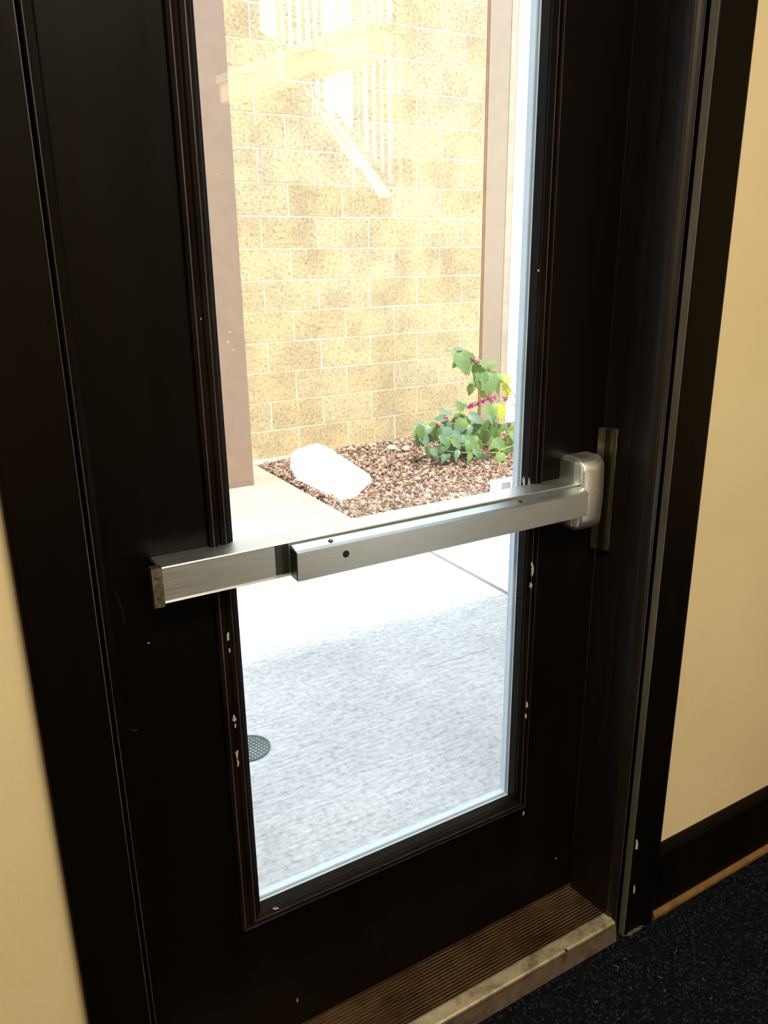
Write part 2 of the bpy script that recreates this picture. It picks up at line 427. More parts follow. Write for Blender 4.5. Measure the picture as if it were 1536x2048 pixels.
pc('nose_strip', bm, NOSE, th, 'lighter smooth metal nosing along the front edge')
bm = MB(); prism(bm, [(0.20, 0.0), (0.001, 0.0), (0.0045, 0.030), (0.0065, 0.050), (0.20, 0.050)], TX0 - 0.01, 1.058, 'x')
pc('riser', bm, RISER, th, 'dirty pinkish grey riser under the nosing')
bm = MB(); q = atz(838, 1985, 0.0607); cyl(bm, (q.x, q.y, 0.0595), (0, 0, 1), 0.0042, 0.0016, 12); pc('screw_hole', bm, BLACK, th)
for px, py in ((1133, 1900),):
    q = atz(px, py, 0.061); bm = MB(); box(bm, q.x - .0015, q.x + .0015, q.y - .003, q.y + .003, .0590, .0612); pc('paint_fleck', bm, BLACK, th)

# ------------------------------------------------------------------ door
DX0, DX1, DY0, DY1, DZ0, DZ1 = 0.152, 1.031, 0.115, 0.158, 0.072, 2.06
RX0, RX1, RZ0, RZ1 = 0.305, 0.888, 0.330, 1.93     # outer edge of the glazing moulding
door = empty('door_1', (0.152, 0.115, 0.0)); struct(door, 'dark brown painted exit door with one tall glass pane', 'door')
def dp(name, bm, m, lab=None, smooth=False): return pc(name, bm, m, door, lab, smooth)
for x0, x1, z0, z1, nm in ((DX0, RX0, DZ0, DZ1, 'stile'), (RX1, DX1, DZ0, DZ1, 'stile'), (RX0, RX1, DZ0, RZ0, 'bottom_rail'), (RX0, RX1, RZ1, DZ1, 'top_rail')):
    bm = MB(); box(bm, x0, x1, DY0, DY1, z0, z1)
    dp(nm, bm, PAINT)
# moulding
MPAINT = m_flat('moulding_paint', (0.006, 0.0035, 0.002), 0.5, var=.5, spec=.06)
PRO = [(0, .130), (0, .1145), (.0012, .1085), (.0050, .1065), (.0090, .1085), (.0100, .1125), (.0120, .1125), (.0135, .1095), (.0180, .1090), (.0225, .1130), (.0255, .1165), (.0260, .1200), (.0280, .1215), (.0280, .140), (.0200, .140)]
def sweep(name, side, prof, m, X0_, X1_, Z0_, Z1_, lab=None, fl=1, fr=1, fb=1):
    bm = MB(); A = []; B = []
    for o, yy in prof:
        if side == 'l': a, b = (X0_ + o * fl, yy, Z0_ + o * fb), (X0_ + o * fl, yy, Z1_ - o)
        if side == 'r': a, b = (X1_ - o * fr, yy, Z0_ + o * fb), (X1_ - o * fr, yy, Z1_ - o)
        if side == 'b': a, b = (X0_ + o * fl, yy, Z0_ + o * fb), (X1_ - o * fr, yy, Z0_ + o * fb)
        if side == 't': a, b = (X0_ + o * fl, yy, Z1_ - o), (X1_ - o * fr, yy, Z1_ - o)
        A.append(bm.verts.new(a)); B.append(bm.verts.new(b))
    k = len(A)
    for i in range(k): bm.faces.new((A[i], A[(i + 1) % k], B[(i + 1) % k], B[i]))
    return dp(name, bm, m, lab)
for s in 'lrbt':
    sweep('glazing_moulding', s, PRO, MPAINT, RX0, RX1, RZ0, RZ1, None, 1.36, .68, .5)
    for o_, y_ in ((.0050, .1063), (.0180, .1088)):  # painted highlight lines along the moulding
        sweep('edge_highlight', s, [(o_ - .0005, y_), (o_ + .0005, y_), (o_ + .0005, y_ + .001), (o_ - .0005, y_ + .001)], HILITE, RX0, RX1, RZ0, RZ1, None, 1.36, .68, .5)
GX0, GX1, GZ0, GZ1 = RX0 + .037, RX1 - .0182, RZ0 + .0135, RZ1 - .027
STP = [(-.004, .1405), (.0010, .1405), (.0010, .1460), (.0035, .1475), (.0035, .1560), (.0040, .1600), (-.03, .1600), (-.03, .159), (-.004, .159)]
for s in 'lrbt':
    sweep('glazing_stop', s, STP, STOPW, GX0, GX1, GZ0, GZ1, 'pale blue-white stop on the outer side of the glass')
    sweep('glazing_spacer', s, [(0.0011, .1445), (.0024, .1445), (.0024, .1465), (.0011, .1465)], SPACER, GX0, GX1, GZ0, GZ1, 'thin grey spacer line beside the glass')
bm = MB(); box(bm, GX0 - .003, GX1 + .003, .1382, .1402, GZ0 - .003, GZ1 + .003)
dp('glass_pane', bm, GLASS, 'clear tall glass pane with faint reflections')
bm = MB(); box(bm, GX0 + .001, GX1 - .001, .1470, .1486, GZ0 + .001, GZ1 - .001)
dp('glass_pane', bm, GLASS, 'outer sheet of the clear glazing')

# exit device : housing rail > pad, cap, latch case, screws
ZB, ZTp = 0.9345, 0.9835
bm = MB(); prism(bm, [(DY0, ZB + .002), (DY0, ZTp), (0.0725, ZTp), (0.0715, ZTp - .0012), (0.0745, ZTp - .003), (0.0745, ZB + .002), (0.0715, ZB), (0.075, ZB)], 0.2285, 0.945, 'x')
rail = dp('exit_device_rail', bm, STEEL, 'brushed steel push bar housing across the door')
def rp(name, bm, m, lab=None, smooth=False):
    o = obj(name, bm, m, rail, smooth)
    if lab: o['label'] = lab
    return o
# left end cap
bm = MB(); box(bm, 0.2260, 0.2290, 0.080, DY0, ZB + .001, ZTp - .001); rp('end_shade', bm, DARKM)  # dark plate paints the shaded end of the housing
bm = MB(); box(bm, 0.2165, 0.2300, 0.0695, 0.0820, ZB - .0030, ZTp + .001); bev(bm, 0.0034, 3)
rp('end_cap', bm, BRASSY, 'tarnished metal end cap')
# dark plate painting the recess shadow, & push pad
bm = MB(); box(bm, 0.385, 0.404, 0.0730, 0.0748, ZB + .004, ZTp - .001); rp('slot_shadow', bm, DARKM, 'dark plate painting the slot shadow beside the push pad')
PY = 0.0500; PX0, PX1 = 0.4065, 0.9385
bm = MB(); prism(bm, [(0.0715, 0.9335), (0.0715, 0.9780), (0.0690, 0.9795), (PY + .0050, 0.9755), (PY, 0.9730), (PY, 0.9325), (PY + .0015, 0.9315), (0.066, 0.9315)], PX0, PX1, 'x')
pad = rp('push_pad', bm, STEEL, 'brushed steel push pad standing proud of the housing')
bm = MB(); box(bm, PX0 - .0008, PX0 + .0004, PY + .0025, .0715, .9330, .9745); rp('pad_end_shade', bm, DARKM, 'dark plate painting the shaded end of the push pad')  # end face darkened to paint in the shade beside the pad
q = at(692, 1108, PY); bm = MB(); cyl(bm, (q.x, PY - .0004, q.z), (0, 1, 0), 0.0052, 0.0012, 20); rp('dogging_hole', bm, BLACK, 'round black key hole in the pad')
for px, py in ((661, 1079), (1040, 1003)):
    q = at(px, py, 0.061)
    bm = MB(); cyl(bm, (q.x, 0.061, 0.9765), (0, -0.12, 1), 0.0040, 0.0022, 14, 0.0032)
    rp('screw', bm, DARKM, 'dark screw head on the pad top')
# latch case: rounded head
def case(bm, x0, x1, yb, yf, z0, z1):
    ns, nz = 8, 12
    prof = []
    for (x, y) in [(x0, yb), (x0, yf + .010)] + [(x0 + .0035 - .0035 * math.cos(math.radians(t)), yf + .0055 - .0035 * math.sin(math.radians(t))) for t in (0, 45, 90)] + [((x0 + x1) / 2, yf), (x1 - .012, yf + .002)] + [(x1 - .010 + .010 * math.sin(math.radians(t)), yf + .014 - .010 * math.cos(math.radians(t))) for t in (20, 50, 90)] + [(x1, yb)]:
        prof.append((x, y))
    rings = []
    for k in range(nz + 1):
        t = k / nz; z = z0 + (z1 - z0) * t
        e = min(t, 1 - t) * (z1 - z0); r = 0.012
        dd = 0 if e > r else r - math.sqrt(max(0, r * r - (r - e) ** 2))
        bow = 0.0035 * (2 * t - 1) ** 2
        rings.append([bm.verts.new((x, min(yb, y + (dd * .9 + bow) * (1 if y < yb - .004 else 0)), z)) for x, y in prof])
    for A, B in zip(rings, rings[1:]):
        for i in range(len(prof) - 1): bm.faces.new((A[i], A[i + 1], B[i + 1], B[i]))
    bm.faces.new(rings[0]); bm.faces.new(rings[-1][::-1])
bm = MB(); case(bm, 0.9385, 0.9930, DY0, 0.0600, 0.8985, 1.0235)
rp('latch_case', bm, CASTM, 'rounded satin nickel latch case at the right end', True)
bm = MB(); box(bm, 0.9330, 0.9388, 0.0800, DY0, 0.9050, 1.0190); bev(bm, .0015)
rp('case_collar', bm, STEEL)
bm = MB(); cyl(bm, (0.955, 0.092, 1.0195), (0, 0, 1), 0.0035, 0.002, 12); rp('screw', bm, DARKM)
# strike on the jamb
bm = MB()
prism(bm, [(1.0335, 0.112), (1.0060, 0.112), (1.0055, 0.1095), (1.014, 0.1000)] + arc(1.0255, 0.0910, 0.0090, 190, 350, 6), 0.8400, 1.0640)
bmesh.ops.translate(bm, verts=bm.verts, vec=(0.006, 0, 0)); bev(bm, 0.0012, 1)
st = obj('strike_plate', bm, STRIKE, j2); bm = MB(); tube(bm, [(1.0305, .0824, .842), (1.0300, .0822, .90), (1.0300, .0822, 1.0), (1.0305, .0824, 1.062)], .0009, 6); we = obj('edge_highlight', bm, BRASSY, st); we['label'] = 'painted highlight line along the strike'  # brighter tube paints the glint on the rounded edge
st['label'] = 'tall tarnished metal strike with a painted glint along its rounded edge'

# paint chips (bare primer showing)
def chip(px, py, wpx, hpx, Y, par, normal='y', n=9, mat=CHIP, nm='paint_chip', lean=0.0):
    pts = []
    for k in range(n):
        t = 2 * math.pi * k / n; rr = 0.45 + 0.75 * rnd()
        pts.append(at(px + wpx / 2 * rr * math.cos(t) + lean * math.sin(t), py + hpx / 2 * rr * math.sin(t), Y))
    A = [(p.x, Y, p.z) for p in pts]; B = [(p.x, Y + .0006, p.z) for p in pts]
    fs = [tuple(range(n))[::-1], tuple(range(n, 2 * n))] + [(i, (i + 1) % n, n + (i + 1) % n, n + i) for i in range(n)]
    o = objraw(nm, A + B, fs, mat, par); o.matrix_parent_inverse = par.matrix_world.inverted()
    o.matrix_parent_inverse = Matrix.Translation(par.location).inverted()
    return o
L = [(456, 1272, 6, 22, .1085), (459, 1301, 4, 12, .1085), (469, 1438, 8, 20, .1085), (471, 1452, 4, 9, .1085), (474, 1508, 7, 22, .1085), (476, 1524, 4, 22, .1085),
     (1064, 1128, 5, 10, .107), (1065, 1140, 6, 26, .1045), (1062, 1172, 6, 12, .1045), (1054, 1409, 4, 14, .105), (1052, 1432, 5, 10, .105), (1047, 1627, 4, 12, .1145), (1046, 1611, 4, 8, .1145),
     (1047, 963, 6, 24, .106), (1058, 965, 5, 20, .106), (1075, 960, 10, 26, .1140), (1071, 947, 7, 7, .1140),
     (553, 1817, 16, 5, .1085), (520, 1838, 22, 4, .1140), (510, 1853, 8, 4, .1145), (957, 1653, 10, 4, .114), (1112, 1717, 4, 3, .1147), (595, 2000, 3, 10, .1147), (402, 638, 3, 6, .107), (297, 1286, 5, 3, .1147), (1106, 493, 2, 7, .1147), (1077, 541, 4, 5, .112)]
for c in L: chip(*c, door)
for c in ((1273, 1692, 6, 26, -.0002), (1268, 1780, 5, 22, -.0002)): chip(*c, tr_)
# thin scratches / cobweb strands
def strand(pts, Y, r, par, m=WEB, nm='scratch'):
    bm = MB(); tube(bm, [at(a, b, Y) for a, b in pts], r, 5)
    o = obj(nm, bm, m, par); o.matrix_parent_inverse = Matrix.Translation(par.location).inverted(); return o
strand([(228, 1182), (238, 1200), (245, 1222), (248, 1245)], .1146, .0003, door)
strand([(262, 1458), (268, 1462), (276, 1460)], .1146, .0004, door)

# lint and debris on the floor
D0 = tag(empty('lint', (1.0, -0.10, 0.003)), 'tiny pale bits of lint scattered on the dark carpet', 'lint')
D0['kind'] = 'stuff'
bm = MB()
for px, py, l, an in ((1232, 1932, .012, -.7), (1236, 1938, .009, .4), (1250, 1918, .007, 0), (1352, 1902, .015, .6), (1322, 1955, .010, -.9), (1406, 1926, .006, -1), (1422, 1996, .008, .1), (1193, 2004, .007, .1), (1296, 1938, .006, .9), (1300, 1975, .004, 0), (1237, 2038, .005, 0), (1330, 1982, .007, 0), (1360, 1970, .004, 1), (1408, 1960, .007, -.8), (1262, 1975, .004, .5)):
    q = atz(px, py, 0.005)
    pts = [Vector((q.x - 0.1 * 0 + l * (t - .5) * math.cos(an), q.y + l * (t - .5) * math.sin(an) + .0015 * math.sin(t * 5 + px), 0.0052)) for t in (0, .33, .66, 1)]
    tube(bm, pts, .00045, 5)
bpy.data.objects.remove(D0)
tag(obj('lint', bm, LINT), 'tiny pale bits of lint scattered on the dark carpet', 'lint', kind='stuff')
bm = MB()
for i in range(46):
    px, py = 1248 + random.gauss(0, 13), 1848 + random.gauss(0, 7)
    q = atz(px, py, 0.003); l = .004 + rnd() * .008; an = rnd() * 3.1
    q.y = min(q.y, -0.003)
    pts = [Vector((q.x + l * (t - .5) * math.cos(an), q.y + l * (t - .5) * math.sin(an), 0.004 + .004 * rnd())) for t in (0, .5, 1)]
    tube(bm, pts, .0005 + .0006 * rnd(), 4)
tag(obj('debris', bm, m_flat('grey_debris', (0.09, 0.08, 0.06), 0.9)), 'clump of grey dust and fibres at the threshold corner', 'debris', kind='stuff')

# ------------------------------------------------------------------ outdoors
ZG = -0.02
# concrete: near slab, right slab, smooth slab by the post
def slab(x0, x1, y0, y1, m, name, label, top=ZG):
    bm = MB(); box(bm, x0, x1, y0, y1, -0.20, top); bev(bm, 0.006, 2)
    return obj(name, bm, m, pav)
pav = empty('paving', (1, 2, -0.2)); struct(pav, 'pale concrete paving outside the glass door', 'paving')
def sl(*a):
    o = slab(*a); o.matrix_parent_inverse = Matrix.Translation(pav.location).inverted(); return o
sl(-1.6, 2.013, WE, 2.690, CONC, 'concrete_slab', 'x')
sl(2.036, 5.6, WE, 2.690, CONC, 'concrete_slab', 'x')
sl(-1.6, 1.950, 2.700, 4.27, CONC2, 'concrete_slab', 'x')
bm = MB(); box(bm, -1.6, 5.6, WE, 2.695, -0.19, -0.026); o = obj('joint_fill', bm, m_flat('joint_fill', (0.22, 0.21, 0.20), 0.95), pav); o.matrix_parent_inverse = Matrix.Translation(pav.location).inverted()
# hairline crack
bm = MB(); pts = [atz(860 + 120 * t, 1333 - 36 * t + 1.5 * math.sin(t * 17), ZG + .0002) for t in [i / 10 for i in range(11)]]
tube(bm, pts, 0.0009, 4); o = obj('crack', bm, m_flat('crack_grey', (0.22, 0.2, 0.2), 0.9), pav); o.matrix_parent_inverse = Matrix.Translation(pav.location).inverted()
# ground beyond
bm = MB(); box(bm, -6, 9, WE, 9, -0.5, -0.19); struct(obj('ground', bm, SOIL), 'bare earth under the paving and bed', 'ground')

# drain cover
dc = Vector((0.668, 1.066, ZG)); dr = 0.066
dg = empty('drain_cover', dc); tag(dg, 'round grey metal drain grate set in the concrete at the lower left of the glass', 'drain')
GRT = m_flat('grate_paint', (0.10, 0.13, 0.13), 0.5, var=.2)
bm = MB(); N = 40
ri = [(dr, 0), (dr, .004), (dr - .006, .004), (dr - .006, 0)]
V_ = [[bm.verts.new((r * math.cos(2 * math.pi * k / N), r * math.sin(2 * math.pi * k / N), z)) for k in range(N)] for r, z in ri]
for i in range(4):
    for k in range(N): bm.faces.new((V_[i][k], V_[i][(k + 1) % N], V_[(i + 1) % 4][(k + 1) % N], V_[(i + 1) % 4][k]))
obj('rim', bm, GRT, dg)
bm = MB(); cyl(bm, (0, 0, 0.0002), (0, 0, 1), dr - .005, .0006, 32); obj('well', bm, m_flat('grate_bed', (.66, .70, .72), .6), dg)['label'] = 'pale plate seen through the grate openings'
bm = MB()
for k in range(-5, 6):
    p_ = k * 0.0112; h = math.sqrt(max(0, (dr - .005) ** 2 - p_ ** 2))
    box(bm, -h, h, p_ - .0018, p_ + .0018, .0009, .0032); box(bm, p_ - .0018, p_ + .0018, -h, h, .0009, .0034)
bmesh.ops.rotate(bm, verts=bm.verts, cent=(0, 0, 0), matrix=Matrix.Rotation(0.35, 3, 'Z'))
obj('grid', bm, GRT, dg)

# block wall
YB, ZC0, XJ, CHT, BL = 4.2934, 2.2147, 2.3366, 0.2032, 0.4064
bm = MB(); box(bm, -1.6, 3.944, YB + .0040, YB + .20, -.2, 3.46)
bw = struct(obj('wall_outside', bm, MORTAR), 'sandy yellow concrete block wall across the courtyard', 'wall')
var = []
for v in range(6):
    for kind, L_ in (('f', BL), ('h', BL / 2)):
        pass
def block_mesh(L_, seed):
    rr = random.Random(seed); bm = MB()
    j = 0.0058
    box(bm, j, L_ - j, 0, .03, j, CHT - j)
    bmesh.ops.subdivide_edges(bm, edges=[e for e in bm.edges if abs((e.verts[0].co - e.verts[1].co).x) > .1 or abs((e.verts[0].co - e.verts[1].co).z) > .1], cuts=1)
    for v_ in bm.verts:
        if v_.co.y < .001:
            v_.co.y += rr.uniform(-.0012, .0012)
            v_.co.x += rr.uniform(-.0016, .0016); v_.co.z += rr.uniform(-.0016, .0016)
    bmesh.ops.recalc_face_normals(bm, faces=bm.faces)
    me = bpy.data.meshes.new('concrete_block'); bm.to_mesh(me); bm.free(); me.materials.append(BLOCK); return me
full = [block_mesh(BL, s) for s in range(5)]
cache = {}
XE = 3.9405
i = -6
while True:
    zt = ZC0 - CHT * i
    z0 = zt - CHT
    if i > 10: break
    k = -10
    while True:
        xa = XJ + BL * k - (BL / 2 if i % 2 else 0); xb = xa + BL; k += 1
        if xb < -1.6: continue
        if xa > XE - .03: break
        me = random.choice(full)
        if xb > XE:
            key = round(XE - xa, 3)
            if key not in cache: cache[key] = block_mesh(XE - xa, 50)
            me = cache[key]
        o = bpy.data.objects.new('concrete_block', me); COL.objects.link(o)
        o.location = (xa, YB + random.uniform(-.001, .001), z0); o.parent = bw
    i += 1
# bottom footing ledge under the lowest course
bm = MB(); z1 = ZC0 - CHT * 11
nx = 60
prev = None
vsl = []
for k in range(nx + 1):
    x = -1.6 + (3.944 + 1.6) * k / nx
    e = rnd() * .02
    vsl.append([bm.verts.new((x, YB - .035 - e * .6, -.2)), bm.verts.new((x, YB - .035 - e, z1 - .012 - e * .5)), bm.verts.new((x, YB - .004, z1 + .004 + e * .2)), bm.verts.new((x, YB + .02, z1))])
for A, B in zip(vsl, vsl[1:]):
    for j in range(3): bm.faces.new((A[j], A[j + 1], B[j + 1], B[j]))
ft = obj('footing', bm, m_flat('rough_mortar_footing', (0.50, 0.43, 0.31), .95, bump=.8, scale=60, var=.25), bw); ft['label'] = 'rough mortar footing under the lowest blocks'
# coping
bm = MB(); box(bm, -1.6, 3.944, YB - .02, YB + .22, 3.46, 3.53); bev(bm, .008); obj('coping', bm, MORTAR, bw)

# posts
PXR = 1.749
po = empty('steel_post', (PXR - .1, 3.81, ZG)); tag(po, 'square mauve-brown painted steel post standing on the concrete at the left', 'post', 'painted posts in the courtyard')
bm = MB(); box(bm, -.10, .10, -.10, .10, 0.0, 3.9); bev(bm, 0.006, 2); obj('shaft', bm, POST, po)
bm = MB(); box(bm, -.15, .15, -.15, .15, 3.9, 3.93); bev(bm, .003, 1); obj('cap_plate', bm, POST, po)
bm = MB()
for px, py in ((460, 664), (456, 684), (464, 742), (467, 700), (436, 348)):
    q = at(px, py, 3.709); s = .006 + .008 * rnd()
    cyl(bm, (q.x - po.location.x, -.1005, q.z - ZG), (0, -1, 0), s * .6, .0008, 7)
scf = obj('scuff', bm, m_flat('pale_scuff', (.42, .30, .25), .8), po); scf['label'] = 'pale scuff marks on the paint'; scf['kind'] = 'stuff'
p2 = empty('corner_post', (4.05, 4.33, ZG)); tag(p2, 'pale rose-brown painted post at the right end of the block wall', 'post', 'painted posts in the courtyard')
bm = MB(); box(bm, -.092, .098, -.055, .07, 0, 3.6); bev(bm, .004, 2); obj('shaft', bm, POST2, p2)
bm = MB(); box(bm, -.106, -.093, -.046, .06, 0, 3.6); obj('caulk_line', bm, CAULK, p2)['label'] = 'brown sealant line against the blocks'
bm = MB(); box(bm, .099, .158, -.060, .05, 0, 3.6); bev(bm, .004, 1); obj('flange', bm, m_flat('pale_flange', (.42, .35, .26), .5), p2)['label'] = 'narrow pale peach strip on the right edge'
bm = MB(); box(bm, 4.21, 6.2, 4.265, 4.46, -.2, 3.5); struct(obj('wall_stucco', bm, CREAM), 'bright cream stucco wall right of the corner post', 'wall')

# mulch bed
bm = MB(); box(bm, 1.953, 6.2, 2.70, YB, -.19, -.045); struct(obj('planting_bed', bm, SOIL), 'soil of the planting bed under the wood mulch', 'ground')
vs, fs, tone = [], [], []
def quad_chip(x, y, z, l, w_, a, ti, t_):
    c, s = math.cos(a), math.sin(a); h = .0035
    base = [(-l, -w_ * .5, 0), (-l * .3, -w_, 0), (l, -w_ * .3, 0), (l * .7, w_, 0), (-l * .6, w_ * .8, 0)]
    k = len(vs)
    for zz_ in (-h, h):
        for p in base:
            px, py, pz = p[0], p[1], zz_ + p[0] * math.tan(ti[0]) + p[1] * math.tan(ti[1])
            vs.append((x + px * c - py * s, y + px * s + py * c, z + pz))
    m_ = 5
    fs.append(tuple(k + m_ + q for q in range(m_)))
    for q in range(m_): fs.append((k + q, k + (q + 1) % m_, k + m_ + (q + 1) % m_, k + m_ + q))
    for _ in range(m_ + 1): tone.append(t_)
n = 0
while n < 30000:
    x = random.uniform(1.965, 4.6); y = random.uniform(2.715, 4.235)
    if x < 2.0 and rnd() < .5: continue
    z = -.040 + .022 * math.sin(x * 2.3 + 1) * math.sin(y * 3.1) + random.uniform(-.012, .018) + .018 * min(1, (x - 1.95) * 2.5)
    l = random.uniform(.007, .018) * (1.5 if rnd() < .12 else 1); w_ = l * random.uniform(.2, .5)
    quad_chip(x, y, z, l, w_, random.uniform(0, 6.28), (max(-.8, min(.8, random.gauss(0, .30))), max(-.9, min(.9, random.gauss(0, .4)))), min(1, max(0, random.gauss(.5, .27))))
    n += 1
mc = objraw('wood_mulch', vs, fs, CHIPS)
at2 = mc.data.attributes.new('tone', 'FLOAT', 'FACE'); at2.data.foreach_set('value', tone)
tag(mc, 'reddish brown wood chip mulch filling the bed by the block wall', 'mulch', kind='stuff')

# rocks at the wall foot
ROCK = m_flat('pale_rock', (.62, .54, .42), .9, bump=.5, scale=60)
def rock(px, py, r, lab):
    q = atz(px, py, 0.0); bm = MB(); bmesh.ops.create_icosphere(bm, subdivisions=2, radius=r)
    for v_ in bm.verts: v_.co *= 1 + random.uniform(-.15, .15); v_.co.z *= .6
    o = obj('stone', bm, ROCK); o.location = (q.x, min(q.y, 4.2), 0.006); tag(o, lab, 'stone', 'stones at the foot of the wall')
rock(783, 897, .034, 'larger pale stone against the foot of the block wall')
rock(812, 899, .026, 'small pale stone just left of the berry bush')
rock(835, 959, .020, 'flat pale chunk lying alone in the middle of the mulch')

# dead leaf on mulch
def leaf_mesh(L_, W_, droop, seed, curl=.25):
    rr = random.Random(seed); bm = MB(); n = 8; rows = []
    for i in range(n + 1):
        t = i / n
        wd = W_ * (math.sin(math.pi * t ** .72) ** .85) * (1 - .25 * t) + (.0006 if i in (0, n) else 0)
        tooth = 1 + (.14 if i % 2 else -.10) if 0 < i < n else 1
        z = -droop * L_ * t * t
        x = L_ * t
        r_ = []
        for s_, u in ((-1, -1), (-.5, -.5), (0, 0), (.5, .5), (1, 1)):
            r_.append(bm.verts.new((x - abs(u) * L_ * .04, u * wd * tooth, z + abs(u) ** 1.5 * wd * curl + rr.uniform(-.0012, .0012) - (0 if u else .0008))))
        rows.append(r_)
    for A, B in zip(rows, rows[1:]):
        for k in range(4): bm.faces.new((A[k], A[k + 1], B[k + 1], B[k]))
    me = bpy.data.meshes.new('leaf'); bm.to_mesh(me); bm.free()
    for p in me.polygons: p.use_smooth = True
    return me
o = bpy.data.objects.new('fallen_leaf', leaf_mesh(.07, .022, .1, 3)); o.data.materials.append(LEAF[2]); COL.objects.link(o)
q = atz(792, 935, .0); o.location = (q.x, q.y, .012); o.rotation_euler = (0, .1, .1)
tag(o, 'single green leaf lying on the mulch left of the bush', 'leaf')

# white box with a grey panel at the edge of the bed
wbx = empty('utility_box', (2.90, 2.60, ZG)); tag(wbx, 'small white box with a square grey panel beside the mulch at far right', 'box')
bm = MB(); box(bm, -.075, .16, -.03, .09, 0, .105); bev(bm, .005, 2); obj('housing', bm, WHITE, wbx)
q = at(1010, 971, 2.57)
qa, qb = at(1004, 966, 2.568) - wbx.location, at(1021, 980, 2.568) - wbx.location
bm = MB(); box(bm, qa.x, qb.x, -.033, -.030, qb.z, qa.z); bev(bm, .001, 1); obj('panel', bm, GREYP, wbx)['label'] = 'square grey panel'

# ------------------------------------------------------------------ berry bush
bush = empty('berry_bush', (3.60, 3.74, -.02)); tag(bush, 'low leafy bush with magenta berries in the mulch by the wall', 'bush')
BI = Matrix.Translation(bush.location).inverted()
def bpart(name, data, m=None):
    o = bpy.data.objects.new(name, data); COL.objects.link(o); o.parent = bush; o.matrix_parent_inverse = BI
    return o
def stem(pts, r):
    bm = MB(); P = [Vector(p) for p in pts]; R_ = [r * (1 - .6 * i / (len(P) - 1)) for i in range(len(P))]
    tube(bm, P, R_, 6); me = bpy.data.meshes.new('stem'); bm.to_mesh(me); bm.free(); me.materials.append(STEM)
    for p in me.polygons: p.use_smooth = True
    bpart('stem', me)
def A_(px, py, y): return at(px, py, y)
base = Vector((3.72, 3.72, -.03))
# long arching canes as (px, py, depth)
canes = [
 [(1040, 850, 3.55), (1035, 800, 3.6), (1010, 762, 3.65), (975, 735, 3.7), (945, 716, 3.72), (912, 698, 3.74)],
 [(1040, 830, 3.6), (1025, 802, 3.62), (985, 796, 3.62), (950, 808, 3.62), (925, 822, 3.62)],
 [(1000, 885, 3.68), (975, 860, 3.66), (930, 845, 3.64), (885, 848, 3.62), (845, 862, 3.6)],
 [(998, 890, 3.68), (990, 862, 3.6), (965, 845, 3.58)],
 [(1030, 862, 3.5), (1005, 875, 3.5), (992, 892, 3.5)],
 [(990, 900, 3.6), (950, 880, 3.55), (905, 872, 3.5), (870, 885, 3.5)],
 [(985, 800, 3.64), (970, 780, 3.66), (952, 767, 3.68)],
 [(1000, 905, 3.4), (960, 905, 3.4), (915, 905, 3.42), (885, 900, 3.45)],
 [(1030, 890, 3.35), (1000, 900, 3.35), (985, 925, 3.35)],
]
for c in canes:
    P = [A_(*p) for p in c]
    P = [base.lerp(P[0], .0), base.lerp(P[0], .5) + Vector((0, 0, .02))] + P
    stem(P, .0042)
leafm = {}
for ci, mm in enumerate(LEAF):
    for s_ in range(3):
        me = leaf_mesh(1, .30 + .05 * s_, .28, ci * 10 + s_, .22); me.materials.append(mm); leafm[(ci, s_)] = me
def leaf(px, py, y, lpx, ang, ci, tilt=None):
    """leaf whose root is at (px,py), pointing on screen at ang degrees (0 right, 90 up)"""
    p = A_(px, py, y); dist = (p - CAM).dot(FW); L_ = lpx * dist / F
    d = (RT * math.cos(math.radians(ang)) + UP * math.sin(math.radians(ang)))
    d = (d + FW * random.uniform(-.45, .35)).normalized()
    nrm = (-FW * random.uniform(.4, 1.0) + Vector((random.uniform(-.4, .4), -.1, random.uniform(.5, 1.1)))).normalized()
    yv = nrm.cross(d).normalized(); zv = d.cross(yv).normalized()
    m4 = Matrix((d * L_, yv * L_, zv * L_)).transposed().to_4x4(); m4.translation = p
    o = bpart('leaf', leafm[(ci, random.randrange(3))]); o.matrix_basis = m4
LV = [ # px, py, depth, length px, angle, tone
 (925, 700, 3.74, 24, 168, 0), (917, 703, 3.74, 50, -68, 1), (930, 715, 3.73, 38, -72, 1), (930, 708, 3.73, 34, -40, 1), (947, 722, 3.72, 32, 140, 1),
 (950, 722, 3.71, 30, -20, 1), (957, 725, 3.7, 34, -110, 1), (965, 735, 3.7, 36, -50, 2), (975, 735, 3.69, 30, 30, 1), (985, 745, 3.68, 34, -30, 2), (972, 742, 3.7, 50, -85, 1), (983, 750, 3.68, 42, -60, 2), (962, 745, 3.71, 34, -115, 1),
 (995, 755, 3.66, 30, -15, 3), (1000, 762, 3.65, 26, 20, 3), (1008, 768, 3.64, 34, -70, 3), (1012, 772, 3.63, 26, -50, 3),
 (945, 768, 3.68, 26, -110, 1), (948, 766, 3.68, 14, 170, 1), (955, 768, 3.68, 14, 30, 1), (970, 795, 3.66, 20, 120, 2), (930, 815, 3.64, 16, 100, 1),
 (990, 806, 3.6, 36, -110, 2), (1000, 806, 3.6, 40, -90, 3), (970, 812, 3.6, 30, -60, 2), (985, 815, 3.6, 32, -100, 1), (985, 845, 3.58, 20, 80, 2),
]
for c in LV: leaf(*c)
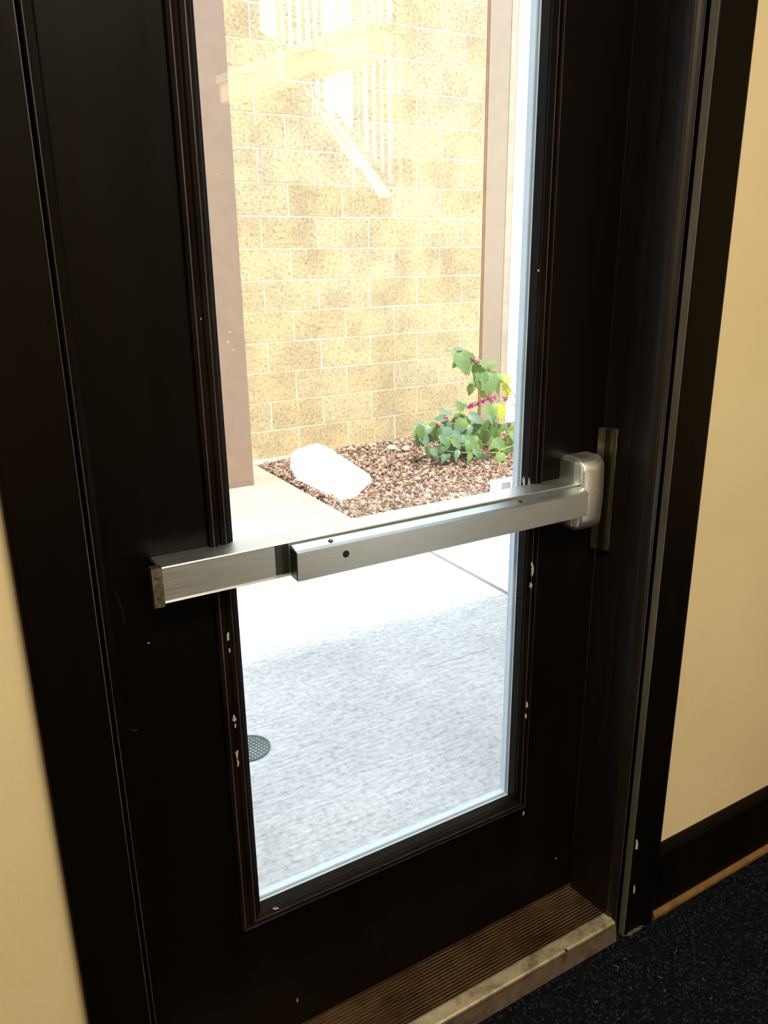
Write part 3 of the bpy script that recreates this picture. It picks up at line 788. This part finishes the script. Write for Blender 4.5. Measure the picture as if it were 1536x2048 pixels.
# body of the bush: filled by zones (centre px, spread, depth, count, tone weights, shaded left to sunlit right)
def zone(cx, cy, sx, sy, y, n, tones, lmin=20, lmax=38, a0=-150, a1=-20):
    for _ in range(n):
        leaf(cx + random.uniform(-sx, sx), cy + random.uniform(-sy, sy), y + random.uniform(-.1, .1), random.uniform(lmin, lmax), random.uniform(a0, a1), random.choice(tones))
zone(852, 860, 16, 12, 3.62, 9, (0, 0, 1), 24, 36, -180, -40)
zone(885, 855, 22, 14, 3.62, 12, (0, 0, 1), 26, 40)
zone(925, 838, 25, 14, 3.62, 14, (0, 0, 1, 2), 26, 42)
zone(960, 845, 22, 18, 3.62, 13, (0, 1, 2, 2), 26, 42)
zone(905, 880, 40, 10, 3.55, 12, (0, 0, 1), 22, 34)
zone(960, 885, 30, 14, 3.55, 14, (0, 1, 1), 22, 36)
zone(1010, 880, 22, 18, 3.5, 12, (2, 2, 1), 22, 36)
zone(1000, 915, 28, 14, 3.4, 13, (1, 2, 2, 0), 20, 34)
zone(925, 905, 40, 8, 3.45, 12, (0, 1, 2), 18, 30, -160, -10)
zone(1035, 860, 18, 20, 3.5, 6, (2, 2, 3), 22, 36)
for c in ((850, 862, 3.6, 30, 190, 0), (846, 868, 3.6, 28, 220, 0), (852, 850, 3.61, 24, 165, 0), (842, 872, 3.58, 26, 250, 1), (862, 855, 3.58, 34, 215, 0), (895, 838, 3.6, 30, 170, 0), (905, 828, 3.62, 28, 150, 0), (925, 822, 3.62, 30, 120, 1), (935, 704, 3.74, 44, 220, 1), (965, 738, 3.68, 44, 260, 1), (978, 745, 3.66, 52, 268, 1), (905, 700, 3.75, 16, 175, 0)): leaf(*c)
zone(1015, 845, 14, 14, 3.55, 6, (1, 2, 2), 20, 34)
zone(1000, 935, 20, 8, 3.35, 7, (0, 1, 2), 18, 28, -170, -10)
zone(880, 890, 20, 8, 3.5, 7, (0, 0, 1), 18, 30)
# berries in clusters
bmB = MB(); bmesh.ops.create_icosphere(bmB, subdivisions=1, radius=.0052)
def cluster(px, py, y, n, sp):
    bm = MB()
    for _ in range(n):
        p = A_(px + random.gauss(0, sp), py + random.gauss(0, sp * .8), y + random.uniform(-.01, .01))
        bmesh.ops.create_icosphere(bm, subdivisions=1, radius=random.uniform(.0062, .0085), matrix=Matrix.Translation(p))
    me = bpy.data.meshes.new('berry_cluster'); bm.to_mesh(me); bm.free(); me.materials.append(BERRY)
    for p in me.polygons: p.use_smooth = True
    bpart('berry_cluster', me)
bmB.free()
for c in ((940, 717, 3.70, 10, 2.6), (948, 721, 3.70, 8, 2.4), (956, 723, 3.69, 5, 2), (938, 814, 3.6, 10, 2.5), (947, 809, 3.6, 10, 2.6), (957, 805, 3.6, 11, 2.6), (965, 801, 3.6, 11, 2.8), (973, 797, 3.6, 14, 3.4), (981, 801, 3.6, 10, 2.8), (991, 795, 3.6, 5, 1.8), (1010, 797, 3.58, 8, 2.4), (984, 751, 3.66, 4, 2), (1012, 764, 3.62, 4, 2), (875, 850, 3.56, 8, 2.6), (893, 835, 3.58, 5, 2), (972, 903, 3.35, 9, 3.4), (1018, 850, 3.45, 6, 3)): cluster(*c)

# ------------------------------------------------------------------ room things mirrored in the glass
WHT = m_flat('white_frame_paint', (.85, .84, .80), .5, var=.03)
ry = Y0 + .12
c0 = refl(660, 150, ry)
rg = empty('stair_railing', (c0.x, ry, 0)); tag(rg, 'dark stair railing against a back window, seen only mirrored in the upper glass', 'railing')
def rgp(name, bm, m, lab=None):
    o = obj(name, bm, m, rg); o.matrix_parent_inverse = Matrix.Translation(rg.location).inverted()
    if lab: o['label'] = lab
PL = [(520, 70), (655, 215), (655, 175), (790, 370), (830, 430), (500, 430)]
for poly in ([(500, 60), (540, 75), (702, 330), (700, 480), (500, 480)], [(548, 76), (556, 76), (700, 302), (694, 302)], [(664, 232), (672, 226), (796, 392), (790, 398)], [(708, 335), (716, 332), (800, 470), (706, 470)]):
    bm = MB(); A = [refl(px, py, ry) for px, py in poly]
    lo = [bm.verts.new(p) for p in A]; hi = [bm.verts.new(p + Vector((0, .02, 0))) for p in A]; n = len(A)
    bm.faces.new(lo); bm.faces.new(hi[::-1])
    for k in range(n): bm.faces.new((lo[k], lo[(k + 1) % n], hi[(k + 1) % n], hi[k]))
    rgp('stringer', bm, PAINT)
for px in (560, 575, 592, 610, 626, 643, 712, 724, 741, 757, 772, 790):
    a = refl(px, 85 + 1.19 * (px - 540), ry); r = .017 if px > 700 else .013
    bm = MB(); tube(bm, [a, Vector((a.x, a.y, ZC))], r, 6); rgp('baluster', bm, PAINT)
# warm glowing bar, added to make the mirrored warm band
def reflz(px, py, Z):
    p = atz(px, py, Z); p.y = 0.29 - p.y; return p
a, b = reflz(458, 208, 1.98), reflz(755, 112, 1.98)
mid = (a + b) / 2; d = (b - a).normalized(); nn = Vector((-d.y, d.x, 0)); hl = (b - a).length / 2
ll = empty('added_glow_bar', (mid.x, mid.y, 1.98)); tag(ll, 'warm glowing bar added in the room for its mirrored band over the block wall', 'lamp')
ll.rotation_euler = (0, 0, math.atan2(d.y, d.x))
LG = bpy.data.materials.new('warm_glow'); LG.use_nodes = True
bs = LG.node_tree.nodes['Principled BSDF']; bs.inputs['Base Color'].default_value = (.9, .7, .4, 1); bs.inputs['Emission Color'].default_value = (1, .66, .26, 1); bs.inputs['Emission Strength'].default_value = 1.15
bm = MB(); box(bm, -hl, hl, -.04, .04, 0.0, .08); bev(bm, .006, 2); obj('added_diffuser', bm, LG, ll)
bm = MB(); box(bm, -hl, hl, -.055, .055, .07, .10); obj('housing', bm, WHT, ll)
for sx in (-.6, .6):
    bm = MB(); cyl(bm, (sx * hl, 0, .10), (0, 0, 1), .003, ZC - 2.08, 8); obj('added_hanger', bm, DARKM, ll)
# flat glowing panel on a stand, added for the mirrored white patch
ly = -1.75
q = refl(662, 945, ly)
lt = empty('added_side_table', (q.x, ly, 0)); tag(lt, 'small dark side table behind the photographer, added to hold the glowing panel', 'table')
TW = m_flat('dark_table_wood', (.05, .03, .02), .4)
bm = MB(); zt = q.z - .24
box(bm, -.2, .2, -.2, .2, zt - .025, zt); bev(bm, .004, 1); obj('added_tabletop', bm, TW, lt)
for sx in (-.17, .17):
    for sy in (-.17, .17):
        bm = MB(); box(bm, sx - .015, sx + .015, sy - .015, sy + .015, 0, zt - .025); obj('added_table_leg', bm, TW, lt)
lp = empty('added_glow_panel', (q.x, ly, zt)); tag(lp, 'glowing white panel added to make the bright patch mirrored over the mulch', 'lamp')
bm = MB(); cyl(bm, (0, 0, 0), (0, 0, 1), .06, .02, 20, .05); cyl(bm, (0, 0, .02), (0, 0, 1), .010, .13, 12); obj('base', bm, BRASSY, lp)
SH = bpy.data.materials.new('lit_panel'); SH.use_nodes = True
bs = SH.node_tree.nodes['Principled BSDF']; bs.inputs['Base Color'].default_value = (.9, .9, .85, 1); bs.inputs['Emission Color'].default_value = (1, 1, .97, 1); bs.inputs['Emission Strength'].default_value = 7
bm = MB(); A = [refl(px, py, ly) - lp.location for px, py in ((586, 912), (600, 900), (640, 888), (660, 897), (738, 948), (741, 962), (700, 1000), (684, 1002), (600, 962), (586, 940))]
lo = [bm.verts.new(p) for p in A]; hi = [bm.verts.new(p + Vector((0, -.02, 0))) for p in A]; n = len(A)
bm.faces.new(lo); bm.faces.new(hi[::-1])
for k in range(n): bm.faces.new((lo[k], lo[(k + 1) % n], hi[(k + 1) % n], hi[k]))
obj('panel', bm, SH, lp)
# frames for the unseen ceiling lights added to light the room
for nm, x, y_, lab in (('added_ceiling_light', 0.3, -1.5, 'flat unseen ceiling light, added nearer the door'), ('added_ceiling_light', 0.8, -2.7, 'flat unseen ceiling light, added nearer the back window')):
    e = empty(nm, (x, y_, ZC)); tag(e, lab, 'ceiling light', 'ceiling lights')
    bm = MB()
    for bxx in ((-.54, -.50, -.29, .29), (.50, .54, -.29, .29), (-.50, .50, -.29, -.25), (-.50, .50, .25, .29)): box(bm, *bxx, -.05, 0)
    obj('frame', bm, WHT, e)
